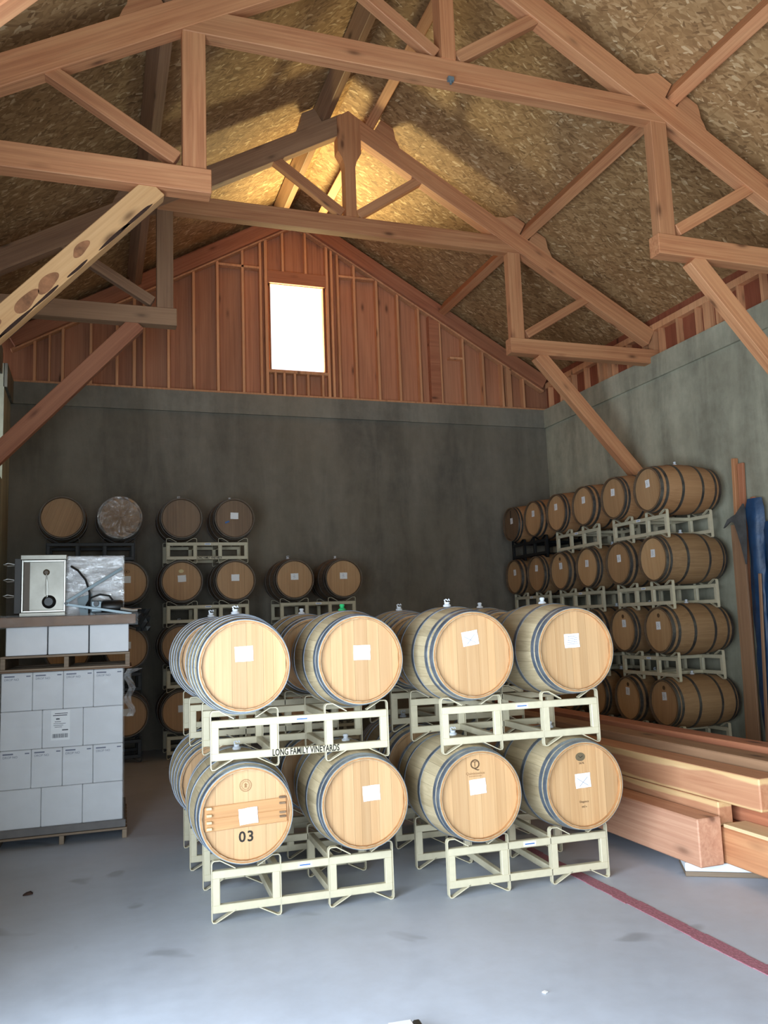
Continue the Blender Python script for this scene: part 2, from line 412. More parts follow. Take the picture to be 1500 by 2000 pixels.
# ------------------------------------------------------------------ room shell
roofz = lambda x: ZROOF-SL*abs(x-XR)
fl = MB().box(WL-.4, 8.4, Y0-.4, D+.4, -.2, 0)
tag(obj('floor', fl, M['floor']), kind='structure')
st = MB()
random.seed(3)
ys = [Y0+.2+i*.15 for i in range(int((D-.6-Y0)/.15))]
for i in range(len(ys)-1):
    st.box(3.125+random.uniform(-.006, .006), 3.222+random.uniform(-.006, .006), ys[i], ys[i+1], 0, .004)
tag(obj('floor_stripe', st, M['stripe']), 'rough red stripe running along the grey concrete floor', 'stripe')

# back wall
wb = obj('wall_back', MB().box(WL-.3, 8.2, D, D+.35, 0, ZW), M['concrete_shaded']); tag(wb, kind='structure')
obj('concrete_band', MB().box(WL, WR, D-.035, D+.01, 5.235, ZW), M['concrete_band'], wb)
ys_ = D+.02
WX0, WX1, WZ0, WZ1 = 2.729, 3.673, 6.036, 7.555
gz = lambda x: 8.649-SL*abs(x-XR)
SHY = D+.13                                                     # face of the plywood
edges = [-1.47, -.12, 1.06, 2.27, WX0, WX1, 4.64, 5.80, 7.04, 8.3]
for a, b_ in zip(edges[:-1], edges[1:]):
    za = ZW
    pr = [(a+.002, ZW), (b_-.002, ZW)]
    if a == WX0:
        obj('sheathing_panel', MB().box(a, b_, SHY, SHY+.02, ZW, WZ0), M['ply'], wb)
        obj('sheathing_panel', MB().prism([(a, WZ1), (b_, WZ1), (b_, roofz(b_)), (XR, roofz(XR)), (a, roofz(a))], SHY, SHY+.02), M['ply'], wb)
        continue
    obj('sheathing_panel', MB().prism(pr+[(b_-.002, roofz(b_)), (a+.002, roofz(a))], SHY, SHY+.02), M['ply'], wb)
def stud(x, z0, z1, w=.042, d=.125, parent=wb, m='stud', y=None):
    yy = D if y is None else y
    c = MB().cbox(-w/2, w/2, 0, d, 0, z1-z0, .003)
    return obj('stud', c, M[m], parent, T(x, yy, z0))
BZ = ZW+.04
obj('bottom_plate', MB().box(WL-.2, WR+.1, D, D+.125, ZW, BZ), M['stud'], wb)
for x in (-.93, -.53, -.12, .27, .68, 1.06, 1.46, 1.85, 2.27, 4.23, 4.64, 5.03, 5.42, 6.27, 6.66, 7.04, 7.47):
    stud(x, BZ, gz(x)+.02)
stud(-.72, BZ, gz(-.72)+.02, .03); stud(.53, BZ, gz(.53)+.02, .05); stud(2.57, BZ, gz(2.57)+.02); stud(2.665, BZ, gz(2.665)-.02, .05)
stud(3.735, BZ, gz(3.735)+.02, .05); stud(3.82, BZ, gz(3.82)+.02); stud(3.93, BZ, gz(3.93)+.02, .04)
stud(5.71, BZ, gz(5.71)+.02, .19, .125, m='fir_red'); stud(5.825, BZ, gz(5.825)+.02, .03); stud(7.17, BZ, gz(7.17)+.02, .1)
obj('window_header', MB().cbox(2.69, 3.71, D-.01, D+.12, 7.555, 7.775), M['fir_red'], wb)
obj('window_sill', MB().cbox(2.69, 3.71, D, D+.12, 5.985, 6.036), M['stud'], wb)
for x in (2.8, 2.95, 3.13, 3.36, 3.62): stud(x, BZ, 5.985, .04, .12)
for x in (2.96, 3.36): stud(x, 7.775, gz(x)+.03, .04, .12)
for a, b_ in ((1.87, 2.55), (3.95, 4.21), (4.25, 4.60)):
    obj('blocking', MB().cbox(a, b_, D, D+.12, 7.78, 7.82, .003), M['stud'], wb)
obj('blocking', MB().cbox(6.0, 6.25, D, D+.12, 6.45, 6.49, .003), M['stud'], wb)
# rakes: boards that follow the roof along the gable
for s in (-1, 1):
    ln = 4.68 if s > 0 else 4.46
    a = V((XR, D-.03, gz(XR)+.13)); b_ = V((XR+s*ln, D-.03, gz(XR+s*ln)+.13))
    beam('rake_board', a, b_, .24, .14, M['fir_red'], wb)
    a.z -= .145; b_.z -= .145
    beam('rake_plate', a+V((0, .07, 0)), b_+V((0, .07, 0)), .04, .13, M['stud'], wb)
# gable window
w1 = obj('window_1', MB().box(WX0, WX0+.012, D+.03, D+.14, WZ0, WZ1).box(WX1-.012, WX1, D+.03, D+.14, WZ0, WZ1)
         .box(WX0, WX1, D+.03, D+.14, WZ1-.012, WZ1).box(WX0, WX1, D+.03, D+.14, WZ0, WZ0+.012), M['stud']); tag(w1, kind='structure')
obj('pane', MB().box(WX0+.012, WX1-.012, D+.10, D+.105, WZ0+.012, WZ1-.012), M['glass'], w1)
# right wall
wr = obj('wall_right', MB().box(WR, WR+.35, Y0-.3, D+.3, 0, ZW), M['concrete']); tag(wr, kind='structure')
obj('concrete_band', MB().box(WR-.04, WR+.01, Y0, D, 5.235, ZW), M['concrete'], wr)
KX = WR+.05
obj('sheathing_panel', MB().box(KX+.10, KX+.12, Y0, D+.3, ZW, 6.35), M['ply_red'], wr)
y = D-.1; i = 0
while y > Y0:
    obj('stud', MB().cbox(0, .1, -.021, .021, 0, 6.0-BZ, .003), M['stud'], wr, T(KX, y, BZ)); y -= .405
    if i % 3 == 1: obj('stud', MB().cbox(0, .1, -.06, .06, 0, 6.0-BZ, .003), M['stud'], wr, T(KX, y+.2, BZ))
    i += 1
beam('top_plate', (KX+.05, Y0, 6.05), (KX+.05, D, 6.05), .10, .11, M['stud'], wr)
beam('bottom_plate', (KX+.05, Y0, ZW+.02), (KX+.05, D, ZW+.02), .04, .12, M['stud'], wr)
# left wall with the sliding door opening and the small opening near the back
DOOR = (-2.1, 3.8, 3.2); OP = (11.7, 12.32, 3.92)
wlm = MB()
for y0, y1, z0, z1 in ((Y0-.3, DOOR[0], 0, ZW), (DOOR[0], DOOR[1], DOOR[2], ZW), (DOOR[1], OP[0], 0, ZW), (OP[0], OP[1], 0, OP[2]), (OP[1], D+.3, 0, ZW)):
    wlm.box(WL-.3, WL, y0, y1, z0, z1)
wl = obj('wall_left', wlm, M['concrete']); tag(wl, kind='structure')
for y0, y1 in ((Y0, OP[0]), (OP[1], D)): obj('concrete_band', MB().box(WL-.01, WL+.04, y0, y1, 5.235, ZW), M['concrete_band'], wl)
obj('opening_lintel', MB().box(WL-.28, WL-.02, OP[0]-.2, OP[1]+.02, ZW, ZW+.14), M['fir_red'], wl)
obj('sheathing_panel', MB().box(WL-.34, WL-.32, Y0, D, ZW, 6.5), M['ply'], wl)
y = D-.3
while y > Y0:
    obj('stud', MB().cbox(0, .1, -.021, .021, 0, .45, .003), M['stud'], wl, T(WL-.3, y, ZW)); y -= .405
beam('top_plate', (WL-.25, Y0, 6.06), (WL-.25, D, 6.06), .06, .12, M['stud'], wl)
# front wall behind the photographer, with a door opening added to go with the front fill light
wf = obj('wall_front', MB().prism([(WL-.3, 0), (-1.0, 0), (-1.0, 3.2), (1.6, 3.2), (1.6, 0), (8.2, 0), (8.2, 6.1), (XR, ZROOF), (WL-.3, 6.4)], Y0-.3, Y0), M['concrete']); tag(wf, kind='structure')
# roof: backing deck and strand boards
ce = MB()
for s, x1 in ((1, 8.5), (-1, -1.75)):
    ce.prism([(XR, ZROOF+.03), (x1, roofz(x1)+.03), (x1, roofz(x1)+.13), (XR, ZROOF+.13)], Y0-.4, D+.5)
ceo = obj('ceiling', ce, M['osb']); tag(ceo, kind='structure')
ang = math.atan(SL); cs = math.cos(ang)
for s, span in ((1, 5.3/cs), (-1, 4.9/cs)):
    rows = math.ceil(span/1.22)
    for r in range(rows):
        a0 = r*1.22+.001; a1 = min(span, (r+1)*1.22-.001)
        ypos = Y0-.3-(r % 2)*1.22
        while ypos < D+.3:
            y0, y1 = max(ypos, Y0-.3)+.001, min(ypos+2.44, D+.3)-.001
            ypos += 2.44
            if y1-y0 < .05: continue
            # local x along the ridge, local y down the slope
            pm = MB().box(-(y1-y0)/2, (y1-y0)/2, -(a1-a0)/2, (a1-a0)/2, 0, .012)
            ac = (a0+a1)/2; cx = XR+s*ac*cs; cz = ZROOF-ac*math.sin(ang)
            ydir = V((s*cs, 0, -math.sin(ang))); xdir = V((0, 1, 0)); zd = xdir.cross(ydir)
            if zd.z < 0: xdir = -xdir; zd = -zd
            mt = Matrix(((xdir.x, ydir.x, zd.x, cx), (xdir.y, ydir.y, zd.y, (y0+y1)/2), (xdir.z, ydir.z, zd.z, cz), (0, 0, 0, 1)))
            obj('strand_board', pm, M['osb'], ceo, mt)

# ------------------------------------------------------------------ roof timbers
zr = lambda x: ZR-SL*abs(x)                     # top of a rafter, x from the ridge
HB = 5.701; HH = .22
def block_mesh(flip):
    pts = [(0, 0), (.42, 0), (.36, .05), (.30, .085), (.25, .15), (.20, .2), (0, .2)]
    if flip: pts = [(-x, z) for x, z in reversed(pts)]
    return MB().prism(pts, -.07, .07).mesh('purlin_block')
BLK = (block_mesh(False), block_mesh(True))
def truss(T_, label, left_mat='fir', brace_left='fir'):
    t = thing('roof_truss', label, 'truss', (XR, T_, 0), group='timber roof trusses')
    d = .15
    m = M['fir']
    for s in (-1, 1):
        mm = M['fir'] if s > 0 else M[left_mat]
        hl = WR-XR if s > 0 else XR-WL
        up_ = V((s*math.sin(ang), 0, cs)); off = up_*.13
        a = V((s*.10, 0, zr(.10)))-off; b_ = V((s*(hl+.08), 0, zr(hl+.08)))-off
        beam('rafter', a, b_, .26, d, mm, t, up_)
        beam('hammer_beam', (s*2.296, 0, HB-HH/2), (s*(hl+.15), 0, HB-HH/2), HH, d+.01, mm, t)
        beam('post', (s*2.435, 0, HB), (s*2.435, 0, 7.0), .2, d-.022, mm, t, (1, 0, 0))
        bz = 3.32 if s > 0 else 3.62
        beam('brace', (s*2.76, -.001, 5.49), (s*(hl+.03), -.001, 5.49-(hl+.03-2.76)*1.1), .2, d-.02, mm if s > 0 else M[brace_left], t, (s*1, 0, 1))
        beam('strut', (s*2.58, 0, 5.78), (s*3.74, 0, 6.48), .125, .11, mm, t)
        beam('strut', (s*.11, 0, 7.26), (s*1.06, 0, 7.92), .125, .11, m, t)
        for px, ed in ((2.62, (1, -1)), (.30, (1,))):
            for e in ed:
                x = s*(px+e*.075)
                flip = (s*e) < 0
                obj('purlin_block', BLK[1 if flip else 0], mm, t, T(x, 0, zr(abs(x))-.003) @ RY(s*ang))
    beam('collar_beam', (-2.53, 0, 7.211-.12), (2.53, 0, 7.211-.12), .24, d-.008, m, t)
    kp = [(-.075, 7.205), (.075, 7.205), (.075, 7.92), (.10, 8.02), (.165, 8.13), (.165, 8.62), (0, 8.735), (-.165, 8.62), (-.165, 8.13), (-.10, 8.02), (-.075, 7.92)]
    obj('king_post', MB().prism([(x, z-8) for x, z in kp], -.085, .085), M['fir_v'], t, T(0, 0, 8))
    return t
M['fir_v'] = wood('fir_upright', C(190, 126, 84), C(144, 86, 54), C(212, 156, 110), axis=2)
t1 = truss(TRUSS_Y[0], 'timber hammer beam truss nearest the gable window, dark king post at its peak', 'oldwood', 'fir_red')
t2 = truss(TRUSS_Y[1], 'middle timber truss with a pale knotty brace on its left side', 'fir', 'sap')
t3 = truss(TRUSS_Y[2], 'nearest timber truss, only its lower left brace showing in the top left corner', 'fir', 'fir')
# knots and bark on the pale brace
br = [o for o in t2.children if o.name.startswith('brace')][0]
random.seed(11)
ln = max(v.co.x for v in br.data.vertices)
def blob(cx, cz, rx, rz, y):
    k = 28; pts = []; p1, p2 = random.uniform(0, 6), random.uniform(0, 6)
    for i in range(k):
        a = 2*PI*i/k; r = 1+.13*math.sin(2*a+p1)+.09*math.sin(3*a+p2); pts.append((cx+rx*r*math.cos(a), cz+rz*r*math.sin(a)))
    return MB().prism(pts, y, y+.003)
for side in (-1, 1):
    yb = .066 if side > 0 else -.069
    for cx, cz, rx, rz in ((ln*.70, .0, .035, .025), (ln*.42, .02, .085, .045), (ln*.16, -.02, .12, .05), (-ln*.02, -.02, .11, .05), (-ln*.33, .01, .09, .04), (ln*.5, .055, .02, .012)):
        obj('knot', blob(cx, cz, rx, rz, yb), M['knot'], br)
    for cx, l_ in ((ln*.55, .24), (ln*.3, .2), (ln*.05, .13), (-ln*.22, .1), (-ln*.55, .2), (-ln*.75, .2)):
        obj('bark_strip', blob(cx, -.088, l_, .012, yb), M['bark'], br)
# purlins lie on the rafters
for s, nm in ((-1, 'left'), (1, 'right')):
    mm = M['fir'] if s > 0 else M['oldwood']
    up_ = V((s*math.sin(ang), 0, cs))
    for px, what in ((2.62, 'long timber purlin under the %s roof slope, halfway down' % nm), (.30, 'long timber purlin just %s of the roof ridge' % nm)):
        c = V((XR+s*px, 0, zr(px)))+up_*.115
        r_ = V((c.x, (Y0+D)/2, c.z))
        o = thing('purlin', what, 'beam', r_, group='roof purlins')
        cuts = [Y0+.02, TRUSS_Y[2], TRUSS_Y[1], TRUSS_Y[0], D-.11]
        for a, b_ in zip(cuts[:-1], cuts[1:]):
            beam('purlin_length', (0, a-r_.y+.002, 0), (0, b_-r_.y-.002, 0), .225, .13, mm, o, up_)
bolt = MB().box(-.03, .03, -.02, .02, -.02, .02).lathe([(.012, -.05), (.012, 0)], 8, 'z')
tag(obj('bracket', bolt, M['greymetal'], None, T(3.2, 6.735, 6.975)), 'small grey metal hook under the collar beam of the middle truss', 'hook')

# ------------------------------------------------------------------ barrels
R0, RB, HL = .285, .332, .475
def rad(y): return RB-(RB-R0)*(abs(y)/HL)**1.8
NS = 28
def stave_mesh():
    mb = MB(); da = PI/NS*.985; ys = [-HL+2*HL*i/14 for i in range(15)]; vs = []
    for y in ys:
        ro = rad(y); ri = ro-.016
        for a in (-da, 0, da): vs.append((ro*math.sin(a), y, ro*math.cos(a)))
        for a in (da, -da): vs.append((ri*math.sin(a), y, ri*math.cos(a)))
    n = 5
    fs = [(i*n+k, i*n+(k+1) % n, (i+1)*n+(k+1) % n, (i+1)*n+k) for i in range(len(ys)-1) for k in range(n)]
    fs += [tuple(range(n)), tuple(range(len(vs)-n, len(vs)))]
    return mb.add(vs, fs).mesh('stave', True)
STAVE = stave_mesh()
def body_mesh():
    ys = [-HL+2*HL*i/18 for i in range(19)]
    prof = [(R0-.017, -HL+.03), (R0-.014, -HL)]+[(rad(y), y) for y in ys]+[(R0-.014, HL), (R0-.017, HL-.03)]
    return MB().lathe(prof, 56).mesh('body', True)
BODY = body_mesh()
def hoop_mesh(y0, y1):
    ys = [y0, (y0+y1)/2, y1]
    e = .0035
    prof = [(rad(y0)-.001, y0)]+[(rad(y)+e, y) for y in ys]+[(rad(y1)-.001, y1)]
    return MB().lathe(prof, 56).mesh('hoop', True)
HOOPS = {}
def hoops(style):
    if style not in HOOPS:
        half = {'a': [(.428, .472), (.355, .392), (.135, .172)], 'b': [(.432, .473), (.338, .366), (.245, .273), (.125, .153)], 'c': [(.436, .473), (.388, .42), (.15, .185)]}[style]
        HOOPS[style] = [hoop_mesh(-b, -a) for a, b in half]+[hoop_mesh(a, b) for a, b in half]
    return HOOPS[style]
HR = R0-.0165; HY = -HL+.030
CHIME = MB().lathe([(R0-.004, -HL-.0012), (R0-.013, -HL-.0012), (R0-.0172, -HL+.006), (R0-.0172, HY+.004), (R0-.0145, HY+.004), (R0-.0145, -HL+.001), (R0-.004, -HL+.001), (R0-.004, -HL-.0012)], 56).mesh('chime', True)
def plank_meshes(widths):
    out = []; x = -HR; tot = sum(widths)
    for w in widths:
        a = x+.0005; x += w/tot*2*HR; b_ = x-.0005
        a = max(a, -HR+.004); b_ = min(b_, HR-.004)
        k = 5; top = [(a+(b_-a)*i/k, math.sqrt(max(0, HR*HR-(a+(b_-a)*i/k)**2))) for i in range(k+1)]
        cx = (a+b_)/2
        pts = [(px-cx, pz) for px, pz in top]+[(px-cx, -pz) for px, pz in reversed(top)]
        out.append((cx, MB().prism(pts, 0, .018).mesh('head_plank')))
    return out
random.seed(5)
PLANKS = [plank_meshes([random.uniform(.7, 1.35) for _ in range(n)]) for n in (7, 6, 8, 7)]
HEADS = [MB().lathe([(.0001, -.018), (.0001, 0), (HR-.03, .0), (HR, -.006), (HR, .012)], 40).mesh('head', True)]
def far_head(k):
    mb = MB(); ws = PLANKS[k]
    for cx, me in ws:
        mb.add([(v.co.x+cx, v.co.y, v.co.z) for v in me.vertices], [tuple(p.vertices) for p in me.polygons])
    return mb.mesh('head')
FARHEAD = [far_head(k) for k in range(4)]
BUNG = MB().lathe([(.0001, -.01), (.026, -.01), (.03, .01), (.02, .016), (.014, .024), (.02, .036), (.016, .046), (.0001, .048)], 14, 'z').mesh('bung', True)
def bung_lump():
    mb = MB().lathe([(.0001, -.01), (.026, -.01), (.03, .012), (.018, .022), (.022, .034), (.0001, .036)], 12, 'z')
    mb.tube([(-.012, 0, .034), (-.018, 0, .05), (-.006, .004, .055), (.008, 0, .046), (.014, 0, .057), (.02, -.004, .044)], .005, 6)
    return mb.mesh('bung', True)
BUNG2 = bung_lump()
def paper_mesh(w, h, seed):
    rr = random.Random(seed); n = 4; vs = []; fs = []
    for i in range(n+1):
        for j in range(n+1):
            u, v = i/n-.5, j/n-.5
            y = -.0015-.006*max(0, abs(u)+abs(v)-.72)*rr.uniform(.2, 2.2)
            vs.append((u*w+rr.uniform(-1, 1)*w*.012*(abs(u) > .4), y, v*h+rr.uniform(-1, 1)*h*.012*(abs(v) > .4)))
    for i in range(n):
        for j in range(n):
            a = i*(n+1)+j; fs.append((a, a+1, a+n+2, a+n+1))
    m2 = len(vs); vs2 = vs+[(x, y+.0008, z) for x, y, z in vs]
    fs2 = fs+[tuple(q+m2 for q in reversed(f)) for f in fs]
    return MB().add(vs2, fs2).mesh('paper_label')
PAPERS = [paper_mesh(.115, .095, s) for s in range(5)]
PAPERS_V = [paper_mesh(.085, .10, s+20) for s in range(4)]
def ink_lines(kind, seed=0):
    rr = random.Random(seed); mb = MB(); y = -.0042
    def seg(x0, z0, x1, z1, w=.0022):
        d = V((x1-x0, 0, z1-z0)); n = V((-d.z, 0, d.x)).normalized()*w/2
        mb.prism([(x0+n.x, z0+n.z), (x1+n.x, z1+n.z), (x1-n.x, z1-n.z), (x0-n.x, z0-n.z)], y, y+.0006)
    if 'x' in kind:
        seg(-.045, .02, .035, -.035); seg(.036, .022, -.03, -.036)
    if 'l' in kind:
        for r in range(5):
            x = -.04+rr.uniform(0, .012); z = .03-r*.013
            while x < .036:
                w = rr.uniform(.005, .013); seg(x, z+rr.uniform(-.001, .001), min(x+w, .042), z+rr.uniform(-.001, .001), .003); x += w+.003
    if 's' in kind:
        for r in range(6):
            x = rr.uniform(-.025, 0); seg(x, .03-r*.011, x+rr.uniform(.012, .03), .03-r*.011+rr.uniform(-.006, .006), .0022)
    return mb.mesh('ink')
INK = {k: ink_lines(k, i) for i, k in enumerate(('x', 'xl', 'l', 's'))}
FACE = HY-.0008
def on_head(x, z, rot=0, y=FACE): return T(x, y, z) @ RY(rot)
def txt(x, z, y=FACE, rot=0): return T(x, y, z) @ RY(rot) @ RX(PI/2)
nb = 0
def barrel(label, center, rz, stave='stave_grey', head='head', hoop='hoop', style='a', near=False, paper=(0, .06, 0), ink=None, bungm='bung', plank=0, roll=0, group=None, vlabel=False, headrot=0.0):
    """root at the belly's lowest point; local -Y is the front head"""
    global nb; nb += 1
    t = thing('wine_barrel', label, 'barrel', (center[0], center[1], center[2]-RB), rz, group)
    U = T(0, 0, RB)
    if near:
        for k in range(NS): obj('stave', STAVE, M[stave], t, U @ RY(2*PI*(k+.5)/NS))
        for cx, me in PLANKS[plank]: obj('head_plank', me, M[head], t, U @ RY(headrot) @ T(cx, HY, 0))
    else:
        obj('body', BODY, M[stave], t, U @ RY(nb*.7))
        obj('front_head', FARHEAD[plank], M[head], t, U @ RY(headrot) @ T(0, HY, 0))
    obj('chime', CHIME, M['chime'] if near else M['chime_dark'], t, U)
    obj('rear_head', HEADS[0], M[head], t, U @ T(0, HL-.035, 0))
    for h in hoops(style): obj('hoop', h, M[hoop], t, U)
    if bungm: obj('bung', BUNG2 if nb % 2 else BUNG, M[bungm], t, U @ T(0, 0, RB-.002))
    if paper:
        pm = (PAPERS_V if vlabel else PAPERS)[nb % 4]
        p = obj('paper_label', pm, M['paper'], t, U @ on_head(paper[0], paper[1], paper[2]))
        if ink: obj('ink', INK[ink], M['greyink'], p)
    return t, U

# ------------------------------------------------------------------ barrel racks
RW, RD = 1.157, .72
Z0, Z1, TB = .057, .305, .047
posts = [(0, TB), (.372, .372+TB), (RW-.372-TB, RW-.372), (RW-TB, RW)]
def frame_mesh():
    mb = MB()
    mb.cbox(0, RW, 0, .04, Z0, Z0+TB, .004); mb.cbox(0, RW, 0, .04, Z1-TB, Z1, .004)
    for a, b_ in posts: mb.cbox(a, b_, .001, .039, Z0+TB-.004, Z1-TB+.004, .004)
    return mb.mesh('frame')
FRAME = frame_mesh()
CROSS = MB().cbox(0, .04, 0, RD-.08, 0, .045, .004).mesh('cross_tube')
def bar_mesh(x, s):
    """bent flat bar on one post; s=+1 bends to the right"""
    t = .005
    up_ = [(x, .19), (x, .345), (x+s*.005, .358), (x+s*.015, .364), (x+s*.052, .364), (x+s*.145, .311)]
    lo = [(x+s*.149, .067), (x+s*.024, .003), (x+s*.006, .004), (x, .016)]
    return MB().strap(lo+up_[1:], 0, .04, .006).mesh('saddle_bar')
BARS = [bar_mesh(-.004, 1), bar_mesh(.372+TB+.004, -1), bar_mesh(RW-.372-TB-.004, 1), bar_mesh(RW+.004, -1)]
STICK = MB().box(-.045, .045, -.0012, 0, -.014, .014).mesh('sticker')
STRIP = MB().box(-.035, .035, -.002, -.001, -.004, .004).mesh('sticker_print')
def rack(label, loc, rz, m='cream', group=None, sticker=True, stencil=None):
    t = thing('barrel_rack', label, 'rack', loc, rz, group)
    f = obj('front_frame', FRAME, M[m], t); obj('rear_frame', FRAME, M[m], t, T(0, RD-.04, 0))
    for a in (posts[1][0], posts[2][0]):
        for z in (Z0+.002, Z1-.047): obj('cross_tube', CROSS, M[m], t, T(a+.003, .04, z))
    for b_ in BARS:
        for y in (0, RD-.04): obj('saddle_bar', b_, M[m], t, T(0, y, 0))
    if sticker:
        k = obj('sticker', STICK, M['paper'], t, T(RW*.5, 0, Z1-.024)); obj('sticker_print', STRIP, M['blueink'], k)
    if stencil:
        z, sz, sp = stencil
        text('LONG FAMILY VINEYARDS', sz, M['stencil'], t, T(RW*.52, -.0012, z) @ RX(PI/2) @ Matrix.Diagonal((.63, 1, 1, 1)), 'stencil_lettering', spacing=sp, bold=.02)
    return t
TP = .905; BC = .645; B0 = .2; BS = .757; BY = .36
def loc(o, rz, x, y, z): 
    c, s = math.cos(rz), math.sin(rz)
    return (o[0]+x*c-y*s, o[1]+x*s+y*c, z)

# --- the free-standing stacks in the middle of the floor
FR = {('L', 0): ((.685, 5.408), -.040), ('L', 1): ((.687, 5.410), -.041), ('R', 0): ((2.178, 5.208), -.057), ('R', 1): ((2.177, 5.207), -.058),
      ('l', 0): ((.678, 6.604), -.03), ('l', 1): ((.680, 6.606), -.03), ('r', 0): ((2.265, 6.459), -.05), ('r', 1): ((2.267, 6.461), -.05)}
names = {'L': 'front left', 'R': 'front right', 'l': 'rear left', 'r': 'rear right'}
for (k, tier), (o, rz) in FR.items():
    where = {'L': 'under the lower front barrel pair with cross boards and 03' if tier == 0 else 'stencilled with lettering between the front left barrels',
             'R': 'on the floor beside the red stripe under the front right barrels' if tier == 0 else 'between the upper and lower front right barrels',
             'l': 'on the floor behind the front left rack' if tier == 0 else 'behind the stencilled rack, one row back',
             'r': 'on the floor behind the front right rack' if tier == 0 else 'behind the front right rack between the rear barrels'}[k]
    rack('cream steel barrel rack '+where, (o[0], o[1], tier*TP), rz, group='cream racks of the middle stacks',
         stencil=(Z0+TB/2, .058, 1.02) if (k, tier) == ('L', 1) else None)
def fb(k, tier, i): 
    o, rz = FR[(k, tier)]
    return loc(o, rz, B0+i*BS, BY, tier*TP+BC), rz
G1 = 'barrels of the middle stacks'
def front(label, k, tier, i, **kw):
    c, rz = fb(k, tier, i); return barrel(label, c, rz, near=True, group=G1, **kw)
front('pale oak barrel with blank white label, upper left of the front row', 'L', 1, 0, style='b', paper=(.0, .072, -.03), plank=1)
front('pale oak barrel with a green bung, second from left in the upper front row', 'L', 1, 1, style='c', paper=(.015, .045, .02), bungm='bung_green', plank=0)
front('oak barrel with tilted crossed-out label, third from left in the upper front row', 'R', 1, 0, style='a', paper=(-.01, .11, -.14), ink='x', plank=3)
front('weathered oak barrel with handwritten label, upper right of the front row', 'R', 1, 1, style='c', paper=(-.015, .063, -.03), ink='l', plank=2)
t, U = front('old oak barrel stencilled 03 with two cross boards on its head', 'L', 0, 0, style='a', paper=None, plank=1)
for z, h in ((.036, .066), (-.036, .066)):
    cb = obj('cross_board', MB().cbox(-.252, .252, -.012, 0, -h/2-.004, h/2+.004, .003), M['board'], t, U @ RY(-.035) @ T(0, HY-.001, z))
for i, z in enumerate((.062, .021, -.02, -.057)):
    obj('peg', MB().cbox(-.016, .016, -.03, 0, -.0075, .0075, .002), M['plank'], t, U @ T(-.226, HY-.008, z-.004))
for i, z in enumerate((.085, .05, -.005, -.03)):
    obj('peg', MB().cbox(-.02, .02, -.016, 0, -.006, .006, .002), M['head_dark'], t, U @ T(.225, HY-.008, z))
pp = obj('paper_label', PAPERS[2], M['paper'], t, U @ on_head(.012, -.008, -.06, HY-.016))
text('03', .088, M['stencil'], t, U @ txt(.0, -.135), 'stencil_number', spacing=1.15, bold=.02)
ring = MB().lathe([(.034, 0), (.038, 0), (.038, .0006), (.034, .0006), (.034, 0)], 28)
ring.lathe([(.022, 0), (.0245, 0), (.0245, .0006), (.022, .0006), (.022, 0)], 24)
for k in range(18):
    a = 2*PI*k/18; ring.box(-.0012, .0012, 0, .0006, .026, .032, RY(a))
ring.prism([(-.008, -.013), (.008, -.013), (.006, .0), (.011, .004), (0, .016), (-.009, .005), (-.006, 0)], 0, .0006)
obj('burnt_crest', ring, M['burn_pale'], t, U @ T(.0, HY-.0014, .172))
front('oak barrel with straight plank seams, second from left in the lower front row', 'L', 0, 1, style='c', paper=(.05, .052, -.03), plank=2)
t, U = front('oak barrel with burnt TQ mark, third from left in the lower front row', 'R', 0, 0, style='c', paper=(-.008, .055, -.06), plank=1)
text('Q', .088, M['burn'], t, U @ txt(-.02, .195), 'burnt_letter'); text('T', .05, M['burn'], t, U @ txt(-.021, .197), 'burnt_letter')
text('Quintessence', .024, M['burn_pale'], t, U @ txt(-.02, .140), 'burnt_name')
text('B O R D E A U X', .012, M['burn_pale'], t, U @ txt(-.02, .122), 'burnt_name')
t, U = front('oak barrel with dark oval emblem, lower right of the front row', 'R', 0, 1, style='c', paper=(.0, .028, -.04), ink='x', plank=3)
em = obj('emblem', MB().lathe([(.0001, -.0012), (.036, -.0012), (.036, 0)], 28), M['emblem'], t, U @ T(-.008, HY-.0006, .185) @ Matrix.Diagonal((1, 1, .78, 1)))
obj('emblem_mark', MB().prism([(-.016, .012), (0, -.004), (.018, .009), (.018, .004), (0, -.010), (-.016, .008)], -.0022, -.0012), M['stencil'], em)
text('5676', .02, M['burn'], t, U @ txt(-.002, .143), 'burnt_number'); text('Elegance', .02, M['burn'], t, U @ txt(0, -.11), 'burnt_name'); text('MT+', .02, M['burn'], t, U @ txt(0, -.145), 'burnt_name')
for (k, tier, i), lb in {('l', 1, 0): 'oak barrel behind the upper left front barrel', ('l', 1, 1): 'oak barrel behind the one with the green bung', ('r', 1, 0): 'shiny hooped barrel behind the tilted label barrel',
                         ('r', 1, 1): 'barrel behind the upper right front barrel', ('l', 0, 0): 'oak barrel behind the one stencilled 03', ('l', 0, 1): 'barrel behind the straight seamed lower barrel',
                         ('r', 0, 0): 'barrel behind the lower barrel with burnt TQ mark', ('r', 0, 1): 'barrel behind the lower barrel with dark oval emblem'}.items():
    front(lb, k, tier, i, style='b' if i == 0 else 'a', paper=(0, .06, 0), plank=(i+tier) % 4)

